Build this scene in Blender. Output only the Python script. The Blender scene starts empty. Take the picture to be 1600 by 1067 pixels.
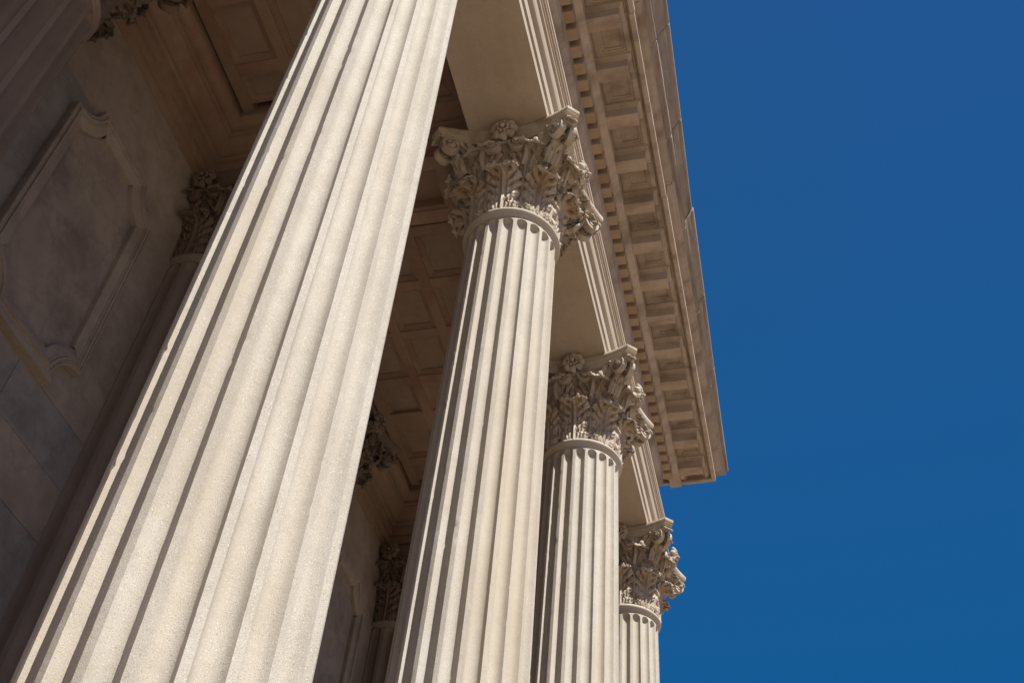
import bpy, math, random
from mathutils import Matrix, Vector, noise
R = math.radians
random.seed(7)
scene = bpy.context.scene
ZS = 10.0            # height of the necking ring (bottom of the capitals) above the ground

# ------------------------------------------------------------------ camera
cam = bpy.data.cameras.new('camera')
cam.sensor_width = 36.0
cam.lens = 36.0 * 1777.8 / 1600.0
cam.clip_start = 0.1
cam.clip_end = 5000
co = bpy.data.objects.new('camera', cam)
scene.collection.objects.link(co)
RC = [[0.2288123909928818, -0.9704706619721398, 0.07636480851463974],
      [0.7191989908666746, 0.11565866075087836, -0.6851101267166252],
      [0.6560470267171992, 0.2116831794089229, 0.7244256554615196]]
m = Matrix.Identity(4)
for i in range(3):
    m[i][0] = RC[0][i]; m[i][1] = -RC[1][i]; m[i][2] = -RC[2][i]
m[0][3], m[1][3], m[2][3] = -6.4096, -2.1541, -8.4172 + ZS
co.matrix_world = m
scene.camera = co

# ------------------------------------------------------------------ sky, sun, exposure
SUN_EL, SUN_AZ = 57.8, -125.0          # azimuth measured from +X towards +Y
world = bpy.data.worlds.new('World')
scene.world = world
world.use_nodes = True
wn, wl = world.node_tree.nodes, world.node_tree.links
bg = wn['Background']
sky = wn.new('ShaderNodeTexSky')
sky.sky_type = 'NISHITA'
sky.sun_disc = False
sky.sun_elevation = R(SUN_EL)
sky.sun_rotation = R(90.0 - SUN_AZ)
sky.altitude = 1500
sky.air_density = 0.7
sky.dust_density = 0.0
sky.ozone_density = 5.0
hs = wn.new('ShaderNodeHueSaturation')
hs.inputs['Saturation'].default_value = 1.18
hs.inputs['Hue'].default_value = 0.495
hs.inputs['Value'].default_value = 1.0
wl.new(sky.outputs[0], hs.inputs['Color'])
cap = wn.new('ShaderNodeMix')            # deep, even polarised blue: no bright haze band or sun glow
cap.data_type = 'RGBA'; cap.blend_type = 'DARKEN'; cap.inputs['Factor'].default_value = 1.0
cap.inputs[7].default_value = (0.105, 0.645, 1.82, 1)
tcw = wn.new('ShaderNodeTexCoord'); sep = wn.new('ShaderNodeSeparateXYZ'); mr = wn.new('ShaderNodeMapRange')
mr.inputs[1].default_value = 0.50; mr.inputs[2].default_value = 0.97
cg = wn.new('ShaderNodeMix'); cg.data_type = 'RGBA'
cg.inputs[6].default_value = (0.05, 0.66, 1.92, 1); cg.inputs[7].default_value = (0.12, 0.58, 1.84, 1)
wl.new(tcw.outputs['Generated'], sep.inputs[0]); wl.new(sep.outputs['Z'], mr.inputs[0]); wl.new(mr.outputs[0], cg.inputs[0])
wl.new(cg.outputs[2], cap.inputs[7])
wl.new(hs.outputs[0], cap.inputs[6])
wl.new(cap.outputs[2], bg.inputs['Color'])
bg.inputs['Strength'].default_value = 0.09
sd = bpy.data.lights.new('sun', 'SUN')
sd.energy = 4.4
sd.angle = R(0.53)
sd.color = (1.0, 0.965, 0.91)
so = bpy.data.objects.new('sun', sd)
scene.collection.objects.link(so)
sv = Vector((math.cos(R(SUN_EL)) * math.cos(R(SUN_AZ)), math.cos(R(SUN_EL)) * math.sin(R(SUN_AZ)), math.sin(R(SUN_EL))))
so.rotation_euler = sv.to_track_quat('Z', 'Y').to_euler()
so.location = sv * 60
scene.view_settings.view_transform = 'Standard'
scene.view_settings.look = 'None'
scene.view_settings.gamma = 1.0
scene.view_settings.exposure = 0.78
scene.cycles.max_bounces = 8
scene.cycles.diffuse_bounces = 5

# ------------------------------------------------------------------ helpers
def link(o, parent=None):
    scene.collection.objects.link(o)
    if parent is not None:
        o.parent = parent
    return o

def mesh_obj(name, verts, faces, mat, parent=None, smooth=35, midx=None):
    me = bpy.data.meshes.new(name)
    me.from_pydata([tuple(v) for v in verts], [], faces)
    mats = mat if isinstance(mat, (list, tuple)) else [mat]
    for mm in mats:
        me.materials.append(mm)
    if midx:
        for p, k in zip(me.polygons, midx):
            p.material_index = k
    if smooth is not None:
        me.polygons.foreach_set('use_smooth', [True] * len(me.polygons))
        me.set_sharp_from_angle(angle=R(smooth))
    me.update()
    return link(bpy.data.objects.new(name, me), parent)

def thing(name, label, cat, loc=(0, 0, 0), group=None, rz=0.0):
    o = bpy.data.objects.new(name, None)
    o.location = loc
    o.rotation_euler = (0, 0, rz)
    o['label'] = label; o['category'] = cat; o['kind'] = 'thing'
    if group: o['group'] = group
    return link(o)

class MB:
    def __init__(s): s.v = []; s.f = []; s.m = []
    def add(s, vs, fs, k=0):
        b = len(s.v); s.v += [tuple(v) for v in vs]
        s.f += [tuple(b + i for i in f) for f in fs]; s.m += [k] * len(fs)
    def box(s, x0, x1, y0, y1, z0, z1, k=0):
        s.add([(x0, y0, z0), (x1, y0, z0), (x1, y1, z0), (x0, y1, z0), (x0, y0, z1), (x1, y0, z1), (x1, y1, z1), (x0, y1, z1)],
              [(0, 3, 2, 1), (4, 5, 6, 7), (0, 1, 5, 4), (1, 2, 6, 5), (2, 3, 7, 6), (3, 0, 4, 7)], k)
    def grid(s, P, closed_u=False, closed_v=False, flip=False, k=0):
        nu, nv = len(P), len(P[0]); b = len(s.v)
        for row in P: s.v += [tuple(p) for p in row]
        for i in range(nu if closed_u else nu - 1):
            for j in range(nv if closed_v else nv - 1):
                a, c = i, (i + 1) % nu; d, e = j, (j + 1) % nv
                q = (b + a * nv + d, b + c * nv + d, b + c * nv + e, b + a * nv + e)
                s.f.append(q[::-1] if flip else q); s.m.append(k)
    def build(s, name, mat, parent=None, smooth=35):
        return mesh_obj(name, s.v, s.f, mat, parent, smooth, s.m if isinstance(mat, (list, tuple)) else None)

def nz(p, sc, amp, seed=0.0):
    return noise.noise(Vector((p[0] * sc + seed, p[1] * sc - seed, p[2] * sc + 2 * seed))) * amp

# ------------------------------------------------------------------ materials
def stone(name, base, dark, speck=0.5, grain=140.0, stain=None, stain_amt=0.0, streak=False, mott=0.6, bump=0.3, veins=None, rough=0.88):
    mt = bpy.data.materials.new(name); mt.use_nodes = True
    nt = mt.node_tree; N = nt.nodes; L = nt.links
    b = N['Principled BSDF']
    b.inputs['Roughness'].default_value = rough
    b.inputs['Specular IOR Level'].default_value = 0.25
    tc = N.new('ShaderNodeTexCoord'); oi = N.new('ShaderNodeObjectInfo')
    mul = N.new('ShaderNodeVectorMath'); mul.operation = 'SCALE'; mul.inputs[0].default_value = (37, 19, 53)
    L.new(oi.outputs['Random'], mul.inputs['Scale'])
    add = N.new('ShaderNodeVectorMath'); add.operation = 'ADD'
    L.new(tc.outputs['Object'], add.inputs[0]); L.new(mul.outputs[0], add.inputs[1])
    vec = add.outputs[0]
    def nse(scale, detail=3.0, r=0.55, v=vec):
        n = N.new('ShaderNodeTexNoise'); n.inputs['Scale'].default_value = scale
        n.inputs['Detail'].default_value = detail; n.inputs['Roughness'].default_value = r
        L.new(v, n.inputs['Vector']); return n.outputs['Fac']
    def ramp(fac, a, c):
        r = N.new('ShaderNodeMapRange'); r.inputs[1].default_value = a; r.inputs[2].default_value = c
        r.interpolation_type = 'SMOOTHSTEP'; L.new(fac, r.inputs[0]); return r.outputs[0]
    def mix(fac, c1, c2, f=1.0):
        x = N.new('ShaderNodeMix'); x.data_type = 'RGBA'
        if f != 1.0:
            q = N.new('ShaderNodeMath'); q.operation = 'MULTIPLY'; q.inputs[1].default_value = f
            L.new(fac, q.inputs[0]); fac = q.outputs[0]
        L.new(fac, x.inputs['Factor'])
        for s_, c in ((6, c1), (7, c2)):
            if isinstance(c, tuple): x.inputs[s_].default_value = (*c, 1)
            else: L.new(c, x.inputs[s_])
        return x.outputs[2]
    col = mix(ramp(nse(1.7, 5.0), 0.35, 0.7), base, dark, mott)
    col = mix(ramp(nse(9.0, 4.0), 0.42, 0.72), col, dark, 0.45)
    # dark and light crystals
    g = nse(grain, 2.0, 0.7)
    col = mix(ramp(g, 0.56, 0.72), col, tuple(c * 0.42 for c in base), speck)
    g2 = nse(grain * 0.8, 1.0, 0.6)
    col = mix(ramp(g2, 0.60, 0.74), col, tuple(min(1, c * 1.3) for c in base), speck)
    if veins:
        w = N.new('ShaderNodeTexNoise'); w.inputs['Scale'].default_value = 1.6; w.inputs['Detail'].default_value = 6
        L.new(vec, w.inputs['Vector'])
        sub = N.new('ShaderNodeMath'); sub.operation = 'SUBTRACT'; sub.inputs[1].default_value = 0.5; L.new(w.outputs['Fac'], sub.inputs[0])
        ab = N.new('ShaderNodeMath'); ab.operation = 'ABSOLUTE'; L.new(sub.outputs[0], ab.inputs[0])
        inv = ramp(ab.outputs[0], 0.028, 0.0)
        col = mix(inv, col, veins, 0.22)
    if stain:
        if streak:
            mp = N.new('ShaderNodeMapping'); mp.inputs['Scale'].default_value = streak
            L.new(vec, mp.inputs['Vector']); sv_ = mp.outputs[0]
        else: sv_ = vec
        col = mix(ramp(nse(1.3, 6.0, 0.65, sv_), 0.44, 0.68), col, stain, stain_amt)
    L.new(col, b.inputs['Base Color'])
    bm = N.new('ShaderNodeBump'); bm.inputs['Strength'].default_value = bump; bm.inputs['Distance'].default_value = 0.004
    mm = N.new('ShaderNodeMath'); mm.operation = 'ADD'
    L.new(g, mm.inputs[0]); L.new(nse(22.0, 4.0), mm.inputs[1])
    L.new(mm.outputs[0], bm.inputs['Height']); L.new(bm.outputs[0], b.inputs['Normal'])
    return mt

M_SHAFT = stone('pale_granite', (0.56, 0.522, 0.455), (0.45, 0.408, 0.34), 1.0, 200, (0.47, 0.39, 0.285), 0.6, (1.2, 1.2, 0.10), bump=0.45)
M_CAP = stone('carved_stone', (0.55, 0.49, 0.405), (0.43, 0.37, 0.29), 0.45, 120, (0.33, 0.235, 0.15), 0.8, (4.0, 4.0, 4.0), bump=0.9)
M_ARCH = stone('architrave_stone', (0.51, 0.435, 0.345), (0.42, 0.35, 0.265), 0.55, 110, (0.36, 0.28, 0.19), 0.35, (0.25, 1, 1))
M_CORN = stone('weathered_stone', (0.50, 0.42, 0.34), (0.38, 0.315, 0.25), 0.3, 100, (0.17, 0.12, 0.08), 0.55, (2.5, 1.0, 0.8))
M_CYMA = stone('stained_stone', (0.40, 0.335, 0.27), (0.27, 0.215, 0.165), 0.3, 100, (0.11, 0.08, 0.06), 0.6, (0.5, 3.5, 3.5))
M_DENT = stone('ochre_stone', (0.46, 0.36, 0.255), (0.36, 0.27, 0.18), 0.3, 100, (0.30, 0.20, 0.12), 0.6, False)
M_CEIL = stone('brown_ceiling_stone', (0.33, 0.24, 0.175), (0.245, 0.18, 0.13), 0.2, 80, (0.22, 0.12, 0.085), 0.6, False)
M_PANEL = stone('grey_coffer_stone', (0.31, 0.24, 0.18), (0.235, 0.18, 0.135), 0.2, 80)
M_W1 = stone('warm_marble', (0.36, 0.31, 0.26), (0.26, 0.225, 0.19), 0.15, 60, (0.19, 0.15, 0.13), 0.5, False, veins=(0.165, 0.135, 0.115), rough=0.75)
M_W2 = stone('grey_marble', (0.31, 0.29, 0.27), (0.235, 0.222, 0.21), 0.15, 60, (0.13, 0.12, 0.115), 0.6, False, veins=(0.125, 0.115, 0.105), rough=0.75)
M_W3 = stone('rose_marble', (0.35, 0.30, 0.255), (0.245, 0.21, 0.18), 0.15, 60, (0.13, 0.105, 0.095), 0.6, False, veins=(0.14, 0.115, 0.10), rough=0.75)
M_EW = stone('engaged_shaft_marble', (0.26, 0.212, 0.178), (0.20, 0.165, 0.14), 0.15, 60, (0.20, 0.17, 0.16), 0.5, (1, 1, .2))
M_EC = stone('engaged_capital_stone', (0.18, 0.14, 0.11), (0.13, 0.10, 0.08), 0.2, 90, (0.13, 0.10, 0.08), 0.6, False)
M_PAVE = stone('paving', (0.27, 0.20, 0.14), (0.21, 0.155, 0.11), 0.3, 60)

# ------------------------------------------------------------------ setting
g = MB(); g.add([(-1500, -1500, 0), (1500, -1500, 0), (1500, 1500, 0), (-1500, 1500, 0)], [(0, 1, 2, 3)])
o = g.build('ground', M_PAVE, smooth=None); o['kind'] = 'structure'
st = thing('stone_steps', 'pale stone steps and platform carrying the whole colonnade', 'steps')
for k in range(5):
    b_ = MB(); e = (4 - k) * 0.34
    b_.box(-10 - e, 7.4 + e, -1.0 - e, 12, k * 0.18 + 0.002, k * 0.18 + 0.18)
    b_.build('step', M_PAVE, st, None)

# ------------------------------------------------------------------ column shaft
RT, TAP = 0.42, 0.0111
def shaft_R(z): return RT - TAP * z if z < 0 else RT
def make_shaft(mat, seed, chips=1.0, NF=20):
    rnd = random.Random(seed)
    pitch = 2 * math.pi / NF; phase = R(1.5)
    ft = [-1 + 2 * j / 14 for j in range(15)]                  # flute parameter
    hw = 0.385 * pitch                                          # half width of a flute
    zt = -0.165; zb = -8.55
    rows = []
    z = zb
    rows.append((zb, 0))
    for k in range(1, 9): rows.append((zb + 0.06 * (1 - math.cos(k / 8 * math.pi / 2)) , 0))
    nz_ = 300
    z0 = zb + 0.06
    for k in range(1, nz_ + 1): rows.append((z0 + (zt - z0) * k / nz_, 1))
    P = []
    allz = []
    for k in range(0, 8): a = k / 8 * math.pi / 2; allz.append((zb + 0.055 * (1 - math.sin(math.pi / 2 - a)) , math.sin(a)))
    z0 = zb + 0.055
    for k in range(nz_ + 1): allz.append((z0 + (zt - z0) * k / nz_, 1.0))
    hwt = hw * RT * 0.98
    for k in range(1, 11): a = k / 10 * math.pi / 2; allz.append((zt + hwt * math.sin(a), math.cos(a)))
    allz += [(-0.095, 0.0)]
    chip = {}
    for k in range(len(allz)):
        for f in range(NF * 2):
            if rnd.random() < 0.018 * chips: chip[(k, f)] = rnd.uniform(0.0015, 0.0065) * (1.6 if rnd.random() < .12 else 1)
    wob = [[rnd.uniform(-1, 1) * 0.00025 for _ in range(NF * 2)] for _ in allz]
    for k, (z, s) in enumerate(allz):
        Rz = shaft_R(z)
        row = []
        for f in range(NF):
            fc = phase + (f + 0.5) * pitch
            for j, t in enumerate(ft):
                ang = fc + t * hw * max(s, 0.0)
                w = hw * Rz
                d = s * w * math.sqrt(max(0, 1 - t * t)) * 0.95
                if j in (0, 14):
                    d = chip.get((k, f * 2 + (j > 0)), 0) + wob[k][f * 2 + (j > 0)]
                    ang += wob[k][f * 2 + (j > 0)] / Rz * 1.5
                r = Rz - d
                row.append((r * math.cos(ang), r * math.sin(ang), z))
            fa = fc + pitch / 2
            row.append((Rz * math.cos(fa), Rz * math.sin(fa), z))
        P.append(row)
    # apophyge and astragal ring on top
    mb = MB(); mb.grid(P, closed_v=True, flip=True)
    prof = [(0.42, -0.095), (0.421, -0.085), (0.426, -0.077), (0.435, -0.072), (0.437, -0.068), (0.437, -0.060), (0.446, -0.057),
            (0.457, -0.047), (0.462, -0.033), (0.462, -0.022), (0.458, -0.010), (0.450, -0.001), (0.43, 0.004), (0.40, 0.004)]
    n = 96
    ring = [[(r * math.cos(2 * math.pi * j / n), r * math.sin(2 * math.pi * j / n), z) for j in range(n)] for r, z in prof]
    mb.grid(ring, closed_v=True, flip=True)
    return mb

def lathe(prof, n=64):
    mb = MB(); mb.grid([[(r * math.cos(2 * math.pi * j / n), r * math.sin(2 * math.pi * j / n), z) for j in range(n)] for r, z in prof], closed_v=True, flip=True)
    return mb
BASE_P = [(0.515, -8.55), (0.55, -8.56), (0.555, -8.60), (0.58, -8.61), (0.605, -8.64), (0.605, -8.67), (0.58, -8.70), (0.56, -8.71), (0.56, -8.73), (0.55, -8.77),
          (0.60, -8.82), (0.62, -8.83), (0.655, -8.86), (0.67, -8.90), (0.655, -8.95), (0.63, -8.97), (0.0, -8.97)]

# ------------------------------------------------------------------ capital pieces
def solidify(mb, P, th, k=0):
    """P: grid of Vectors, adds a closed sheet of thickness th behind it"""
    nu, nv = len(P), len(P[0])
    Nn = []
    for i in range(nu):
        r = []
        for j in range(nv):
            a = P[min(i + 1, nu - 1)][j] - P[max(i - 1, 0)][j]
            c = P[i][min(j + 1, nv - 1)] - P[i][max(j - 1, 0)]
            n = a.cross(c); r.append(n.normalized() if n.length > 1e-9 else Vector((0, 0, 1)))
        Nn.append(r)
    Q = [[P[i][j] - Nn[i][j] * th for j in range(nv)] for i in range(nu)]
    mb.grid(P, k=k); mb.grid(Q, flip=True, k=k)
    mb.grid([[P[0][j], Q[0][j]] for j in range(nv)], k=k)
    mb.grid([[P[-1][j], Q[-1][j]] for j in range(nv)], flip=True, k=k)
    mb.grid([[P[i][0], Q[i][0]] for i in range(nu)], flip=True, k=k)
    mb.grid([[P[i][-1], Q[i][-1]] for i in range(nu)], k=k)

def acanthus(r0, z0, length, wid, lean0, lean1, curl, curl_at, tipw=0.7, lobes=5, seed=0, relief=1.0, sweep=0.15, cup=0.035, NT=72, NU=36):
    """leaf on the +X side of the bell; path starts at (r0,z0), leans out and curls over"""
    path = []; r, z = r0, z0; n = 240; ds = length / n
    for k in range(n + 1):
        t = k / n
        ps = lean0 + (lean1 - lean0) * min(1, t / curl_at) ** 2.0
        if t > curl_at:
            q = (t - curl_at) / (1 - curl_at); ps += (curl - lean1) * (q ** 0.9)
        path.append((r, z, ps)); r += math.sin(ps) * ds; z += math.cos(ps) * ds
    def at(t):
        t = max(0, min(1, t)); x = t * n; i = min(int(x), n - 1); f = x - i
        return [path[i][c] * (1 - f) + path[i + 1][c] * f for c in range(3)]
    tb = {7: [0, .15, .30, .44, .57, .69, .80, .90, 1.0], 5: [0, .19, .37, .53, .68, .81, .92, 1.0], 4: [0, .26, .48, .68, .86, 1.0]}[lobes]
    nl = len(tb) - 1
    P = []
    for i in range(NU + 1):
        u = -1 + 2 * i / NU; au = abs(u); su = 1 if u >= 0 else -1
        row = []
        for j in range(NT + 1):
            t = j / NT
            te = t * (1 - sweep * .6) + sweep * au ** 1.4 * min(1, t * 3) * (1 if t < .85 else (1 - t) / .15 * .9 + .1)
            l = 0
            while l < nl - 1 and t > tb[l + 1]: l += 1
            s = (t - tb[l]) / (tb[l + 1] - tb[l])
            h = max(0.0, 4 * s * (1 - s)) ** 0.5
            W = wid * (0.88 + 0.16 * math.sin(math.pi * min(1, t * 1.2)))
            if t > 0.55: W *= 1 - (1 - tipw) * ((t - 0.55) / 0.45) ** 1.5
            if t > 0.93: W *= 1 - 0.45 * ((t - .93) / .07) ** 2
            nd = 0.44 * (1 - h) * min(1, t * 5 + .1) * (1 if t < curl_at else 0.72)
            leaflet = 0.045 * abs(math.sin(3 * math.pi * s)) * (h > .2)
            xx = au - (nd + leaflet) * au ** 2.5
            x = su * xx * W
            rr, zz, ps = at(te)
            d = 0.0
            # mid rib and the bundle of stalks that fan out from it
            fan = min(1, t * 1.3)
            d += 0.014 * math.exp(-(u / 0.07) ** 2)
            d -= 0.016 * math.exp(-((au - 0.14) / 0.05) ** 2)
            d += 0.007 * math.cos(au * 2 * math.pi * (4.2 - 1.2 * fan)) * (1 - 0.75 * t) * min(1, au * 4)
            # puffed lobes, gutters between them, fingers inside each lobe
            g_ = min(1, max(0, au - 0.20) * 2.2)
            d += 0.024 * h * g_
            d -= 0.022 * (1 - h) ** 1.2 * g_
            d += 0.007 * math.cos(2 * math.pi * 3 * (s - 0.5)) * min(1, max(0, (au - .40) * 3.0)) * h
            # drilled eyes at the root of every gutter
            for q in range(1, nl):
                dt = (t - tb[q] + 0.012) / 0.024
                if abs(dt) < 3: d -= 0.095 * math.exp(-((au - 0.42) / 0.12) ** 2 - dt * dt)
            kc = 1 - 0.55 * min(1, max(0, (t - curl_at) / (1 - curl_at) * 1.6))
            d *= relief * kc
            d -= cup * au ** 2.2
            d += nz((u * 3 + seed, t * 6, seed), 1.3, 0.009) + nz((u * 9 + seed, t * 20, seed), 1.0, 0.0022)
            Rb = 0.445 + (rr - r0) * 0.6
            an = x / Rb
            nr, nzv = math.cos(ps), -math.sin(ps)
            rr2 = rr + nr * d; zz2 = zz + nzv * d
            row.append(Vector((Rb * math.cos(an) + (rr2 - Rb), Rb * math.sin(an), zz2)))
        P.append(row)
    mb = MB(); solidify(mb, P, 0.014)
    return mb

def spiral(cx, cz, R0, turns, dirs, stalk, wid0, wid1, th):
    """returns ribbon grid in a plane (s,z) with width along the normal; dirs=+1 / -1"""
    pts = list(stalk)
    n = int(26 * turns)
    a0 = math.atan2(stalk[-1][1] - cz, stalk[-1][0] - cx)
    for k in range(1, n + 1):
        f = k / n
        rr = R0 * (1 - f) ** 1.0 * 0.84 + R0 * 0.16
        a = a0 - dirs * turns * 2 * math.pi * f
        pts.append((cx + rr * math.cos(a), cz + rr * math.sin(a)))
    N_ = len(pts); out = []
    for k, (s, z) in enumerate(pts):
        p, q = pts[max(k - 1, 0)], pts[min(k + 1, N_ - 1)]
        tx, tz = q[0] - p[0], q[1] - p[1]; ln = math.hypot(tx, tz) or 1; tx /= ln; tz /= ln
        nx, nz_ = -tz, tx
        f = k / (N_ - 1); w = wid0 + (wid1 - wid0) * f; h = th * (1 - 0.45 * f)
        sec = []
        for a_, b_ in ((-1, -1), (-0.55, -0.55), (0.55, -0.55), (1, -1), (1, 1), (0.55, 1.15), (-0.55, 1.15), (-1, 1)):
            sec.append((s + nx * h * b_ * .5, w * a_ * .5, z + nz_ * h * b_ * .5))
        out.append(sec)
    return out

def volute(origin, e_ang, cx, cz, R0, turns, stalk, w0, w1, th, web=0.5, ln=0.0):
    ex, ey = math.cos(e_ang), math.sin(e_ang)
    def T(p):
        if p[2] < 0 and ln: p = (p[0], p[1] + ln * p[2] * p[2], p[2])
        return (origin[0] + ex * p[0] - ey * p[1], origin[1] + ey * p[0] + ex * p[1], origin[2] + p[2])
    mb = MB()
    G = spiral(cx, cz, R0, turns, 1, stalk, w0, w1, th)
    mb.grid([[T(p) for p in row] for row in G], closed_v=True)
    mb.add([T(p) for p in G[-1]], [tuple(range(8))])
    # web disc and eye
    n = 20
    for y in (-w0 * web / 2, w0 * web / 2):
        vs = [T((cx + R0 * .9 * math.cos(2 * math.pi * k / n), y, cz + R0 * .9 * math.sin(2 * math.pi * k / n))) for k in range(n)]
        mb.add(vs, [tuple(range(n))])
    rad = R0 * 0.25; sph = []
    for a in range(9):
        th_ = math.pi * a / 8
        sph.append([T((cx + rad * math.sin(th_) * math.cos(2 * math.pi * b_ / 12), w1 * .62 * math.cos(th_), cz + rad * math.sin(th_) * math.sin(2 * math.pi * b_ / 12))) for b_ in range(12)])
    mb.grid(sph, closed_v=True)
    return mb

def blob(mb, c, ax, rad, flat=1.0, lob=0, lamp=0.0, n=12, seed=0):
    """lumpy ellipsoid; ax = outward axis"""
    A = Vector(ax).normalized(); U = A.cross(Vector((0, 0, 1)));
    if U.length < 1e-3: U = Vector((1, 0, 0))
    U.normalize(); V = A.cross(U)
    P = []
    for i in range(n + 1):
        th = math.pi * i / n; row = []
        for j in range(2 * n):
            ph = math.pi * j / n
            rr = rad * (1 + lamp * math.cos(lob * ph) * math.sin(th))
            p = Vector(c) + (U * math.cos(ph) + V * math.sin(ph)) * rr * math.sin(th) + A * math.cos(th) * rad * flat
            p += A * nz(p, 14, rad * .15, seed)
            row.append(p)
        P.append(row)
    mb.grid(P, closed_v=True)

def make_abacus():
    a, c, sag = 0.740, 0.094, 0.150
    def outline(ins):
        pts = []; A = a - ins; Cc = c - ins * 0.25
        n = 18
        for s_ in range(4):
            ang = s_ * math.pi / 2
            # side facing +X rotated: from (A, -(A-C)) to (A, A-C)
            for k in range(n + 1):
                t = -1 + 2 * k / n
                y = t * (A - Cc); x = A - sag * (1 - t * t)
                pts.append((x * math.cos(ang) - y * math.sin(ang), x * math.sin(ang) + y * math.cos(ang)))
        return pts
    prof = [(0.965, 0.24), (0.965, 0.070), (0.975, 0.062), (0.995, 0.050), (1.020, 0.034), (1.034, 0.022), (1.037, 0.008), (1.045, 0.006), (1.050, 0.012),
            (1.052, 0.003), (1.062, -0.002), (1.085, -0.004), (1.105, -0.001), (1.112, 0.008), (1.112, 0.3)]
    P = []
    for z, ins in prof:
        P.append([(x + nz((x, y, z), 5, .004), y + nz((y, x, z), 5, .004), z) for x, y in outline(ins)])
    mb = MB(); mb.grid(P, closed_v=True, flip=True)
    return mb

def rot_mesh_copy(src, rz, parent):
    c = src.copy(); scene.collection.objects.link(c); c.parent = parent; c.rotation_euler = (0, 0, rz); return c

def make_capital(parent, mat):
    bell = lathe([(0.38, 0.0), (0.402, 0.0), (0.405, 0.3), (0.41, 0.55), (0.435, 0.70), (0.49, 0.82), (0.53, 0.90), (0.565, 0.935), (0.575, 0.95), (0.565, 0.972), (0.0, 0.972)], 64)
    cap = bell.build('capital', mat, parent)
    # lower and upper rows of leaves
    low = [acanthus(0.450, -0.01, 0.68, 0.186, R(0), R(16), R(205), 0.66, 0.85, 5, seed=s, relief=1.15).build('acanthus_leaf', mat, cap, 55) for s in (1, 2)]
    up = [acanthus(0.440, 0.05, 1.03, 0.182, R(0), R(20), R(222), 0.70, 0.90, 7, seed=s, relief=1.25).build('acanthus_leaf', mat, cap, 55) for s in (3, 4)]
    cal = acanthus(0.44, 0.38, 0.84, 0.19, R(12), R(52), R(205), 0.70, 0.85, 5, seed=5, relief=1.2, cup=0.06).build('acanthus_leaf', mat, cap, 55)
    tip = acanthus(0.62, 0.62, 0.60, 0.085, R(30), R(36), R(190), 0.66, 0.9, 4, seed=6, relief=0.7, cup=.02, NT=40, NU=20).build('acanthus_leaf', mat, cap, 55)
    low[1].rotation_euler = (0, 0, R(45)); up[0].rotation_euler = (0, 0, R(22.5)); up[1].rotation_euler = (0, 0, R(67.5))
    for k in range(2, 8): rot_mesh_copy(low[k % 2], R(45 * k), cap)
    for k in range(2, 8): rot_mesh_copy(up[k % 2], R(22.5 + 45 * k), cap)
    cal.rotation_euler = (0, 0, R(45)); tip.rotation_euler = (0, 0, R(45))
    for k in range(1, 4):
        rot_mesh_copy(cal, R(45 + 90 * k), cap); rot_mesh_copy(tip, R(45 + 90 * k), cap)
    # corner volutes: on the face towards +X, one towards +Y corner and its mirror
    st_ = [(-0.44, -0.46), (-0.43, -0.38), (-0.405, -0.29), (-0.36, -0.20), (-0.30, -0.115), (-0.225, -0.035), (-0.14, 0.035), (-0.055, 0.088)]
    e = R(90 - 33)
    va = volute((0.628, 0.528, 0.872), R(54), 0.0, 0.0, 0.098, 2.1, [(s + 0.0, z) for s, z in st_], 0.060, 0.085, 0.034)
    v1 = va.build('corner_volute', mat, cap, 40)
    vb = MB(); vb.v = [(y, x, z) for x, y, z in va.v]; vb.f = [f[::-1] for f in va.f]; vb.m = va.m
    v2 = vb.build('corner_volute', mat, cap, 40)
    # inner helices curling towards the flower
    st2 = [(0.085, -0.30), (0.098, -0.25), (0.106, -0.20), (0.112, -0.15), (0.108, -0.07), (0.092, 0.0)]
    he = volute((0.57, 0.112, 0.855), R(90 + 8), 0.0, 0.0, 0.088, 1.8, [(s, z) for s, z in st2], 0.05, 0.10, 0.034, ln=0.75)
    # helix must curl the other way: mirror in its own plane
    hb = MB(); hb.v = [(x, -y, z) for x, y, z in he.v]; hb.f = [f[::-1] for f in he.f]; hb.m = he.m
    h1 = he.build('helix', mat, cap, 40); h2 = hb.build('helix', mat, cap, 40)
    # small tuft where the stalks part
    tf = acanthus(0.44, 0.50, 0.50, 0.10, R(4), R(24), R(180), 0.66, 0.8, 4, seed=9, relief=0.6, cup=.015, NT=40, NU=20)
    t0 = tf.build('acanthus_leaf', mat, cap, 50)
    # flower on the abacus
    fl = MB(); A = Vector((1, 0, -0.12)).normalized(); c0 = Vector((0.655, 0, 0.985))
    blob(fl, c0 - A * 0.02, A, 0.085, 0.6, 0, 0, 8)
    for k in range(8):
        a_ = 2 * math.pi * k / 8
        U = A.cross(Vector((0, 0, 1))).normalized(); V = A.cross(U)
        p = c0 + (U * math.cos(a_) + V * math.sin(a_)) * 0.104 + A * 0.012
        blob(fl, p, (A * .9 + (U * math.cos(a_) + V * math.sin(a_)) * .6), 0.047, 0.55, 3, 0.16, 7, seed=k)
        p2 = c0 + (U * math.cos(a_ + .39) + V * math.sin(a_ + .39)) * 0.050 + A * 0.040
        blob(fl, p2, A, 0.020, 1.0, 0, 0, 5, seed=k)
    blob(fl, c0 + A * 0.062, A, 0.026, 1.0, 0, 0, 6)
    f1 = fl.build('flower', mat, cap, 45)
    for k in range(1, 4):
        for s_ in (v1, v2, h1, h2, t0, f1): rot_mesh_copy(s_, R(90 * k), cap)
    ab = make_abacus().build('abacus', mat, cap, 40)
    return cap

def copy_tree(o, parent=None):
    kids = list(o.children)
    c = o.copy(); scene.collection.objects.link(c)
    if parent is not None: c.parent = parent
    for ch in kids: copy_tree(ch, c)
    return c

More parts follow.
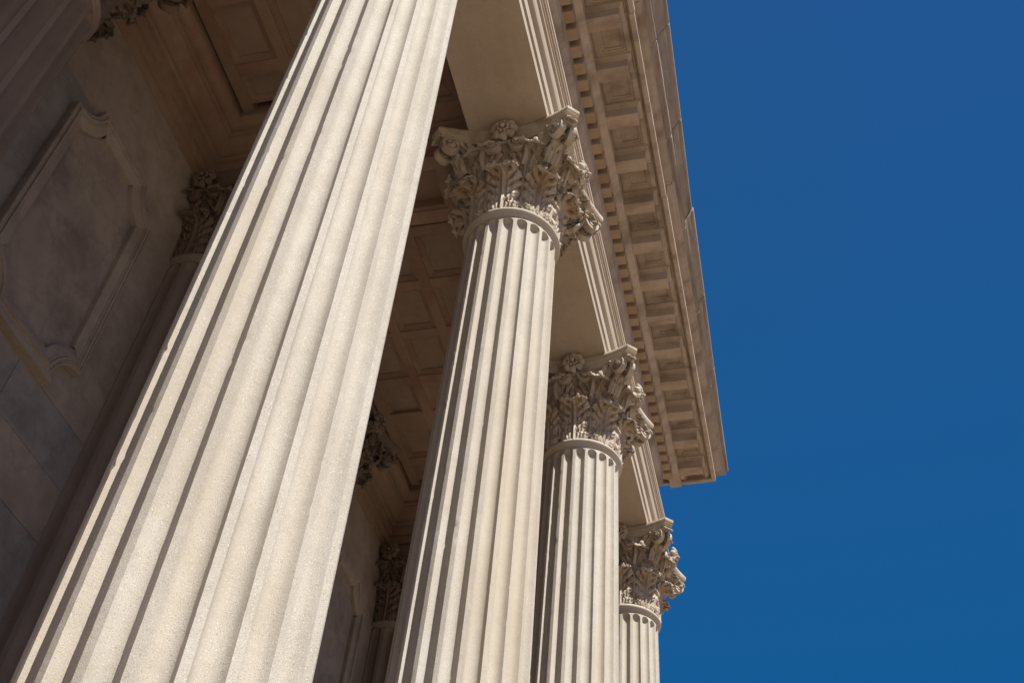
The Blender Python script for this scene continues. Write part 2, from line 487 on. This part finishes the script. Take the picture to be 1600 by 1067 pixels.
S = 3.2018
def column(name, label, cat, group, x, y, ms, mc, seed):
    t = thing(name, label, cat, (x, y, ZS), group)
    make_shaft(ms, seed, 1.0, 20 if name == 'fluted_column' else 14).build('shaft', ms, t, 40)
    lathe(BASE_P).build('base', ms, t, 40)
    make_capital(t, mc)
    return t
G1 = 'fluted columns of the front colonnade'
c1 = column('fluted_column', 'huge fluted stone shaft nearest the viewer, crossing the whole photo with no capital in sight', 'column', G1, -S, 0.0, M_SHAFT, M_CAP, 1)
labs = ['tall fluted column second from the viewer, its carved capital the largest one in sunlight',
        'fluted column third from the viewer, its capital under the middle of the cornice',
        'farthest fluted column, the small one at the corner beyond the cornice end against blue sky']
dy = [0.025, -0.03, -0.01]
for k in range(3):
    c = copy_tree(c1); c.location = (S * k, dy[k], ZS); c['label'] = labs[k]
    for q in c.children:
        if q.name.startswith('capital'): q.rotation_euler = (0, 0, R(90 * k))
        if q.name.startswith('shaft'):
            tmp = make_shaft(M_SHAFT, 20 + k, 1.6 if k == 0 else 1.2).build('shaft', M_SHAFT, None, 40)
            q.data = tmp.data; bpy.data.objects.remove(tmp)
G2 = 'engaged columns along the shaded rear wall'
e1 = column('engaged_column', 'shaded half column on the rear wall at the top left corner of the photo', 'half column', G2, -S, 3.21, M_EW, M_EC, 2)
labs = ['shaded half column with flower capital just left of the nearest big shaft',
        'half column whose dark capital alone peeks out right of the nearest big shaft',
        'farthest shaded half column on the rear wall, low between the two front shafts']
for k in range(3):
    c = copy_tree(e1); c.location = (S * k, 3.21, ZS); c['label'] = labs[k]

# ------------------------------------------------------------------ outer entablature
XL = -9.0
def sweep_L(prof, E=0.0, x0=XL, y1=11.0, xc=2 * S):
    """prof: (d, z) with d outward of the column axis; runs along the front and returns round the far corner"""
    P = []
    for d, z in prof:
        P.append([(x0, -d, z + ZS), (xc + E + d, -d, z + ZS), (xc + E + d, y1, z + ZS)])
    mb = MB(); mb.grid(P, flip=True)
    return mb
ent = thing('entablature', 'stone entablature with lit architrave bands, dentils, modillions and weathered cornice above the columns', 'entablature')
arch = sweep_L([(0.395, 1.114), (0.400, 1.114), (0.400, 1.262), (0.403, 1.266), (0.419, 1.267), (0.419, 1.460), (0.424, 1.466), (0.432, 1.470), (0.440, 1.484), (0.455, 1.492), (0.458, 1.498),
                (0.458, 1.728), (0.462, 1.733), (0.480, 1.737), (0.481, 1.742), (0.481, 1.795), (0.484, 1.800), (0.494, 1.802), (0.495, 1.842), (0.498, 1.850), (0.512, 1.852), (0.513, 1.895), (0.524, 1.900), (0.525, 1.950), (0.43, 1.965)])
arch.box(XL, 2 * S + 0.399, -0.3995, 0.3995, 1.114 + ZS - .001, 1.114 + ZS + .30)
arch.build('architrave', M_ARCH, ent, 30)
sweep_L([(0.43, 1.965), (0.425, 2.0), (0.425, 2.62), (0.44, 2.66), (0.485, 2.70), (0.49, 2.72), (0.49, 2.92), (0.40, 2.925)]).build('frieze', M_CORN, ent, 30)
# dentil course backing, bed moulding above it
EC = 0.15
sweep_L([(0.40, 2.925), (0.492, 2.925), (0.492, 3.085), (0.61, 3.09), (0.615, 3.105), (0.622, 3.115), (0.645, 3.135), (0.668, 3.150), (0.676, 3.160), (0.690, 3.166),
         (0.690, 3.215), (0.692, 3.40), (0.65, 3.42)], EC).build('bed_moulding', M_CORN, ent, 30)
db = MB(); hw_ = 0.068
db.box(-hw_, hw_, -0.605, -0.49, 2.93, 3.088)
first = None
for k in range(-44, 33):
    x = 0.78 + 0.2145 * k
    if x > 2 * S + EC + 0.55: break
    if first is None:
        first = db.build('dentil', M_DENT, ent, None); d_ = first
    else:
        d_ = first.copy(); scene.collection.objects.link(d_); d_.parent = ent
    d_.location = (x + random.uniform(-.003, .003), random.uniform(-.004, .004), ZS)
    d_.rotation_euler = (0, 0, 0)
for k in range(1, 5):
    d_ = first.copy(); scene.collection.objects.link(d_); d_.parent = ent
    d_.rotation_euler = (0, 0, R(90)); d_.location = (2 * S + EC, -0.50 + 0.2145 * k, ZS)
# modillions: plain block with a small cyma cap round its top
def modillion_mesh():
    mb = MB()
    w, y0, y1 = 0.086, -0.685, -1.060
    lv = [(3.205, 0.004), (3.209, 0.0), (3.355, 0.0), (3.360, -0.010), (3.372, -0.013), (3.392, -0.030), (3.400, -0.041), (3.404, -0.044), (3.425, -0.044)]
    P = []
    for z, i in lv:
        P.append([(-w + i, y0, z), (-w + i, y1 + i, z), (w - i, y1 + i, z), (w - i, y0, z)])
    mb.grid(P, flip=False)
    mb.add([P[0][0], P[0][1], P[0][2], P[0][3]], [(0, 1, 2, 3)])
    return mb
mod0 = None
MP = 0.6420
for k in range(-12, 13):
    x = -0.349 - 0.086 + MP * k
    if mod0 is None:
        mod0 = modillion_mesh().build('modillion', M_CORN, ent, 30); o_ = mod0
    else:
        o_ = mod0.copy(); scene.collection.objects.link(o_); o_.parent = ent
    o_.location = (x + random.uniform(-.004, .004), random.uniform(-.008, .006), ZS + random.uniform(-.003, .003))
for k in range(0, 3):
    o_ = mod0.copy(); scene.collection.objects.link(o_); o_.parent = ent
    o_.rotation_euler = (0, 0, R(90)); o_.location = (2 * S + EC, -0.60 + MP * k, ZS)
# coffered panels between the modillions: frame plus stepped square sinking
def soffit_panel():
    mb = MB()
    x0, x1 = 0.089, MP - 0.089
    xo = (x0, x1); yo = (-0.69, -1.105); cx = (x0 + x1) / 2; cy = -0.90
    rings = [(0.0, 3.424), (0.052, 3.424), (0.055, 3.440), (0.080, 3.444), (0.083, 3.458), (0.104, 3.461), (0.107, 3.482)]
    P = []
    hx, hy = (x1 - x0) / 2, (yo[0] - yo[1]) / 2
    for ins, z in rings:
        a, b_ = hx - ins, hy - ins
        P.append([(cx - a, cy + b_, z), (cx - a, cy - b_, z), (cx + a, cy - b_, z), (cx + a, cy + b_, z)])
    mb.grid(P, closed_v=True, flip=True)
    mb.add(P[-1], [(0, 1, 2, 3)])
    return mb
sp0 = None
for k in range(-12, 13):
    x = -0.349 - 0.086 + MP * k
    if sp0 is None:
        sp0 = soffit_panel().build('soffit_panel', M_CORN, ent, 30); o_ = sp0
    else:
        o_ = sp0.copy(); scene.collection.objects.link(o_); o_.parent = ent
    o_.location = (x, 0, ZS)
# corona and drip
KP = [(0.66, 3.56), (1.104, 3.56), (1.106, 3.4285), (1.108, 3.432), (1.125, 3.445), (1.132, 3.462), (1.150, 3.464), (1.152, 3.400), (1.160, 3.392), (1.208, 3.390), (1.216, 3.394), (1.216, 3.630),
               (1.225, 3.640), (1.262, 3.645), (1.283, 3.655), (1.286, 3.680), (1.30, 3.70), (1.34, 3.76)]
xk = [XL, -2.55, -0.403, 2.155, 4.75]
for k in range(len(xk)):
    of = (0, .004, -.003, .003, 0)[k]
    last = k == len(xk) - 1
    P = [[(xk[k] + .003, -(d + of), z + ZS)] + ([(2 * S + EC + d, -d, z + ZS), (2 * S + EC + d, 11, z + ZS)] if last else [(xk[k + 1] - .003, -(d + of), z + ZS)]) for d, z in KP]
    cor = MB(); cor.grid(P, flip=True)
    cor.build('corona', M_CORN, ent, 30)
# cymatium as separate blocks, slightly out of line as on the building
CP = [(1.20, 3.70), (1.300, 3.705), (1.325, 3.730), (1.350, 3.760), (1.362, 3.768), (1.368, 3.775), (1.370, 3.795), (1.380, 3.800), (1.384, 3.83), (1.392, 3.87), (1.405, 3.91), (1.424, 3.95), (1.448, 3.99),
      (1.470, 4.025), (1.488, 4.06), (1.500, 4.10), (1.505, 4.12), (1.528, 4.125), (1.534, 4.135), (1.538, 4.205), (1.52, 4.215), (1.2, 4.24)]
xs = [XL, -6.0, -4.4, -2.9, -1.3, 0.198, 1.535, 2.971, 4.496, 6.0]
def edge_off(x, blk, z=9.0):
    return edge_off0(x, blk) * max(0.0, min(1.0, (z - 3.78) / 0.16))
def edge_off0(x, blk):
    pts = [(-9, 0.10), (-2.0, 0.055), (-0.3, 0.017), (1.56, -0.031), (2.97, -0.074)] if blk < 7 else [(2.97, -0.052), (4.9, -0.090), (7.8, -0.150), (20, -0.150)]
    for (xa, ya), (xb, yb) in zip(pts, pts[1:]):
        if x <= xb: return ya + (yb - ya) * (x - xa) / (xb - xa)
    return pts[-1][1]
for k in range(len(xs)):
    mb = MB()
    if k < len(xs) - 1:
        xa, xb = xs[k] + .004, xs[k + 1] - .004
        xm = [xa, xa + .012, xb - .012, xb]
        P = [[(x, -(d + edge_off(x, k, z) - (.008 if (j in (0, 3) and i > 0) else 0)), z + ZS) for j, x in enumerate(xm)] for i, (d, z) in enumerate(CP)]
        mb.grid(P, flip=True)
        for s_ in (0, 3): mb.add([r_[s_] for r_ in P], [tuple(range(len(P)))])
    else:
        P = []
        for d, z in CP:
            xe = 2 * S + EC + .16 + .50 * max(0, z - 3.75) + d
            P.append([(xs[k] + .004, -(d + edge_off(xs[k], k, z)), z + ZS), (xe, -(d + edge_off(xe, k, z)), z + ZS), (xe, 11, z + ZS)])
        mb.grid(P, flip=True); mb.add([r_[0] for r_ in P], [tuple(range(len(P)))])
    mb.build('cornice_block', M_CYMA, ent, 30)

# ------------------------------------------------------------------ porch ceiling
ceil = thing('coffered_ceiling', 'dark brown coffered porch ceiling of square sunk panels, ribs and moulded beams', 'ceiling')
INP = [(0.0, 1.116), (0.0, 1.262), (-0.012, 1.264), (-0.012, 1.272), (0.022, 1.276), (0.022, 1.400), (0.010, 1.402), (0.010, 1.410), (0.044, 1.414), (0.045, 1.560), (0.032, 1.563), (0.032, 1.572),
       (0.070, 1.580), (0.082, 1.605), (0.076, 1.622), (0.062, 1.626), (0.062, 1.636), (0.105, 1.648), (0.125, 1.70), (0.16, 1.76), (0.205, 1.79), (0.195, 1.797), (0.195, 1.806), (0.240, 1.815),
       (0.242, 1.85), (0.230, 1.854), (0.230, 1.862), (0.285, 1.872), (0.315, 1.90), (0.335, 1.935), (0.340, 1.98), (0.31, 1.985), (0.30, 2.32)]
def sweep_in(x0, x1, y0, y1):
    P = []
    for d, z in INP:
        P.append([(x0 + d, y0 + d, z + ZS), (x1 - d, y0 + d, z + ZS), (x1 - d, y1 - d, z + ZS), (x0 + d, y1 - d, z + ZS)])
    mb = MB(); mb.grid(P, closed_v=True)
    return mb
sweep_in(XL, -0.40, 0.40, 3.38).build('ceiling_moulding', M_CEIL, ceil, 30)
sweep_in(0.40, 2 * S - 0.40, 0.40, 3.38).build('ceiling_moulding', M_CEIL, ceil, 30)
for xb in (0.0, 2 * S):
    mb = MB()
    ring = [[(xb + sx * a, 1.9 + sy * b_, z + ZS) for sx, sy in ((-1, -1), (1, -1), (1, 1), (-1, 1))]
            for a, b_, z in ((0.399, 1.4985, 1.114), (0.25, 1.05, 1.114), (0.245, 1.045, 1.135), (0.215, 1.015, 1.15), (0.21, 1.01, 1.26))]
    mb.grid(ring, closed_v=True, flip=True); mb.add(ring[-1], [(0, 1, 2, 3)])
    mb.build('beam', M_CEIL, ceil, 30)
ribw = 0.13
Yr = [0.52, 1.135, 1.75, 2.365, 2.98]
for a, b_, xr in ((XL + .3, -0.70, [-8.4 + 0.8 * k for k in range(10)]), (0.70, 2 * S - .70, [1.2, 2.0, 2.8, 3.6, 4.4, 5.2])):
    for y in Yr:
        mb = MB(); mb.box(a, b_, y - ribw / 2, y + ribw / 2, 2.10 + ZS, 2.33 + ZS); mb.build('ceiling_rib', M_CEIL, ceil, None)
    for x in xr:
        w = ribw / 2 if abs(x - 4.4) > .01 else 0.2
        for j in range(4):
            mb = MB(); mb.box(x - w, x + w, Yr[j] + ribw / 2 + .001, Yr[j + 1] - ribw / 2 - .001, 2.103 + ZS, 2.33 + ZS); mb.build('ceiling_rib', M_CEIL, ceil, None)
def coffer_mesh(hx, hy):
    mb = MB(); P = []
    for ins, z in ((-0.01, 2.34), (-0.01, 2.118), (0.020, 2.119), (0.023, 2.128), (0.045, 2.134), (0.048, 2.142), (0.066, 2.145), (0.068, 2.160)):
        a, b_ = hx - ins, hy - ins
        P.append([(-a, -b_, z), (a, -b_, z), (a, b_, z), (-a, b_, z)])
    mb.grid(P, closed_v=True, flip=True, k=0); mb.add(P[-1], [(0, 1, 2, 3)], 1)
    return mb
cf = None; cf2 = None
xc_ = [-8.0 + 0.8 * k for k in range(9)] + [1.6, 2.4, 3.2, 4.0, 4.8]
for x in xc_:
    for j in range(4):
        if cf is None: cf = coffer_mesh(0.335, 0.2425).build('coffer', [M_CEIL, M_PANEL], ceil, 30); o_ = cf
        else: o_ = cf.copy(); scene.collection.objects.link(o_); o_.parent = ceil
        o_.location = (x, (Yr[j] + Yr[j + 1]) / 2, ZS)
for x in (-0.965, 0.965, 5.435):
    for j in range(4):
        if cf2 is None: cf2 = coffer_mesh(0.17, 0.2425).build('coffer', [M_CEIL, M_PANEL], ceil, 30); o_ = cf2
        else: o_ = cf2.copy(); scene.collection.objects.link(o_); o_.parent = ceil
        o_.location = (x, (Yr[j] + Yr[j + 1]) / 2, ZS)
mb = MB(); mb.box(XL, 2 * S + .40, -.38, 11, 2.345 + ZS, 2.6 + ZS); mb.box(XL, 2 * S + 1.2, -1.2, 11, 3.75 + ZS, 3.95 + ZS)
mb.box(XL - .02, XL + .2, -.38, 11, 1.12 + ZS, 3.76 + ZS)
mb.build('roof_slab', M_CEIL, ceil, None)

# ------------------------------------------------------------------ rear wall
YW = 3.38
wall = thing('marble_wall', 'shaded grey marble rear wall of the porch, cut in large blocks', 'wall')
back = MB(); back.box(XL, 2 * S + 0.38, YW + 0.012, YW + 0.5, -9.1 + ZS, 1.116 + ZS)
back.box(2 * S - .12, 2 * S + .38, YW + 0.5, 11, -9.1 + ZS, 1.116 + ZS)
back.build('backing', M_W2, wall, None)
blk = MB(); rw = random.Random(4)
courses = [(-9.1, -8.2), (-8.2, -7.0), (-7.0, -5.8), (-5.8, -4.62), (-4.62, -3.45), (-3.45, -2.95), (-2.95, -2.45), (-2.45, -1.2), (-1.2, 0.07), (0.07, 1.116)]
for ci, (za, zb) in enumerate(courses):
    x = XL + (0.4 if ci % 2 else 1.1) - 1.4
    while x < 2 * S + .38:
        w = rw.uniform(1.15, 1.9) if ci < 9 else 3.2
        xa, xb = max(x, XL), min(x + w, 2 * S + .38); x += w
        if xb - xa < .08: continue
        k = 1 if ci == 6 else rw.choice((0, 0, 1, 2, 2))
        if ci == 9: k = 0
        g_ = 0.0025; e = 0.006
        x0, x1, z0, z1 = xa + g_, xb - g_, za + g_ + ZS, zb - g_ + ZS
        yf = YW + rw.uniform(-.001, .001)
        vs = [(x0, YW + .012, z0), (x1, YW + .012, z0), (x1, YW + .012, z1), (x0, YW + .012, z1), (x0, yf + .003, z0), (x1, yf + .003, z0), (x1, yf + .003, z1), (x0, yf + .003, z1),
              (x0 + e, yf, z0 + e), (x1 - e, yf, z0 + e), (x1 - e, yf, z1 - e), (x0 + e, yf, z1 - e)]
        blk.add(vs, [(0, 1, 5, 4), (1, 2, 6, 5), (2, 3, 7, 6), (3, 0, 4, 7), (4, 5, 9, 8), (5, 6, 10, 9), (6, 7, 11, 10), (7, 4, 8, 11), (8, 9, 10, 11)], k)
blk.build('block_facing', [M_W1, M_W2, M_W3], wall, None)

def panel_outline(hw, z0, z1, r, n=12):
    pts = []
    ear = 0.02
    for cx, cz, a0 in ((hw, z1, 180), (-hw, z1, 270), (-hw, z0, 0), (hw, z0, 90)):
        # concave quarter arcs, counterclockwise outline seen from the front
        seq = []
        for k in range(n + 1):
            a = R(a0 + 90 * (1 - k / n)) if False else R(a0 + 90 * k / n)
            seq.append((cx + r * math.cos(a), cz + r * math.sin(a)))
        pts.append(seq)
    # corner order: top right arc runs from its lower end to its left end
    tr = pts[0][::-1]; tl = pts[1][::-1]; bl = pts[2][::-1]; br = pts[3][::-1]
    return tr + tl + bl + br
def offset_poly(pts, d):
    out = []; n = len(pts)
    for i in range(n):
        a, b_, c = pts[i - 1], pts[i], pts[(i + 1) % n]
        e1 = (b_[0] - a[0], b_[1] - a[1]); e2 = (c[0] - b_[0], c[1] - b_[1])
        l1 = math.hypot(*e1) or 1; l2 = math.hypot(*e2) or 1
        n1 = (-e1[1] / l1, e1[0] / l1); n2 = (-e2[1] / l2, e2[0] / l2)
        bx, bz = n1[0] + n2[0], n1[1] + n2[1]; q = 1 + n1[0] * n2[0] + n1[1] * n2[1]
        q = max(q, 0.35)
        out.append((b_[0] + d * bx / q, b_[1] + d * bz / q))
    return out
OUT = panel_outline(0.715, -2.40, 0.115, 0.29)
area = sum(OUT[i - 1][0] * OUT[i][1] - OUT[i][0] * OUT[i - 1][1] for i in range(len(OUT)))
sg = 1 if area > 0 else -1
fr = MB(); P = []
for t, d in ((0, 0.002), (0, 0.075), (0.006, 0.085), (0.022, 0.085), (0.026, 0.074), (0.045, 0.080), (0.048, 0.098), (0.066, 0.096), (0.070, 0.080), (0.092, 0.084), (0.096, 0.074), (0.165, 0.060), (0.178, 0.052),
             (0.182, 0.004)):
    P.append([(x, YW - d, z) for x, z in offset_poly(OUT, sg * t)])
fr.grid(P, closed_v=True, flip=(sg < 0), k=0)
pf = MB(); inn = offset_poly(OUT, sg * 0.183)
fr.add([(x, YW - 0.008, z) for x, z in inn], [tuple(range(len(inn)))[::-1 if sg > 0 else 1]], 1)
fr.box(-0.46, 0.46, YW - 0.09, YW + .01, -2.455, -2.405, 0)
p0 = None
for i in (-1, 0, 1, 2):
    x = S * (i - .5)
    if p0 is None: p0 = fr.build('wall_panel', [M_W1, M_W3], wall, 30); o_ = p0
    else: o_ = p0.copy(); scene.collection.objects.link(o_); o_.parent = wall
    o_.location = (x, 0, ZS)
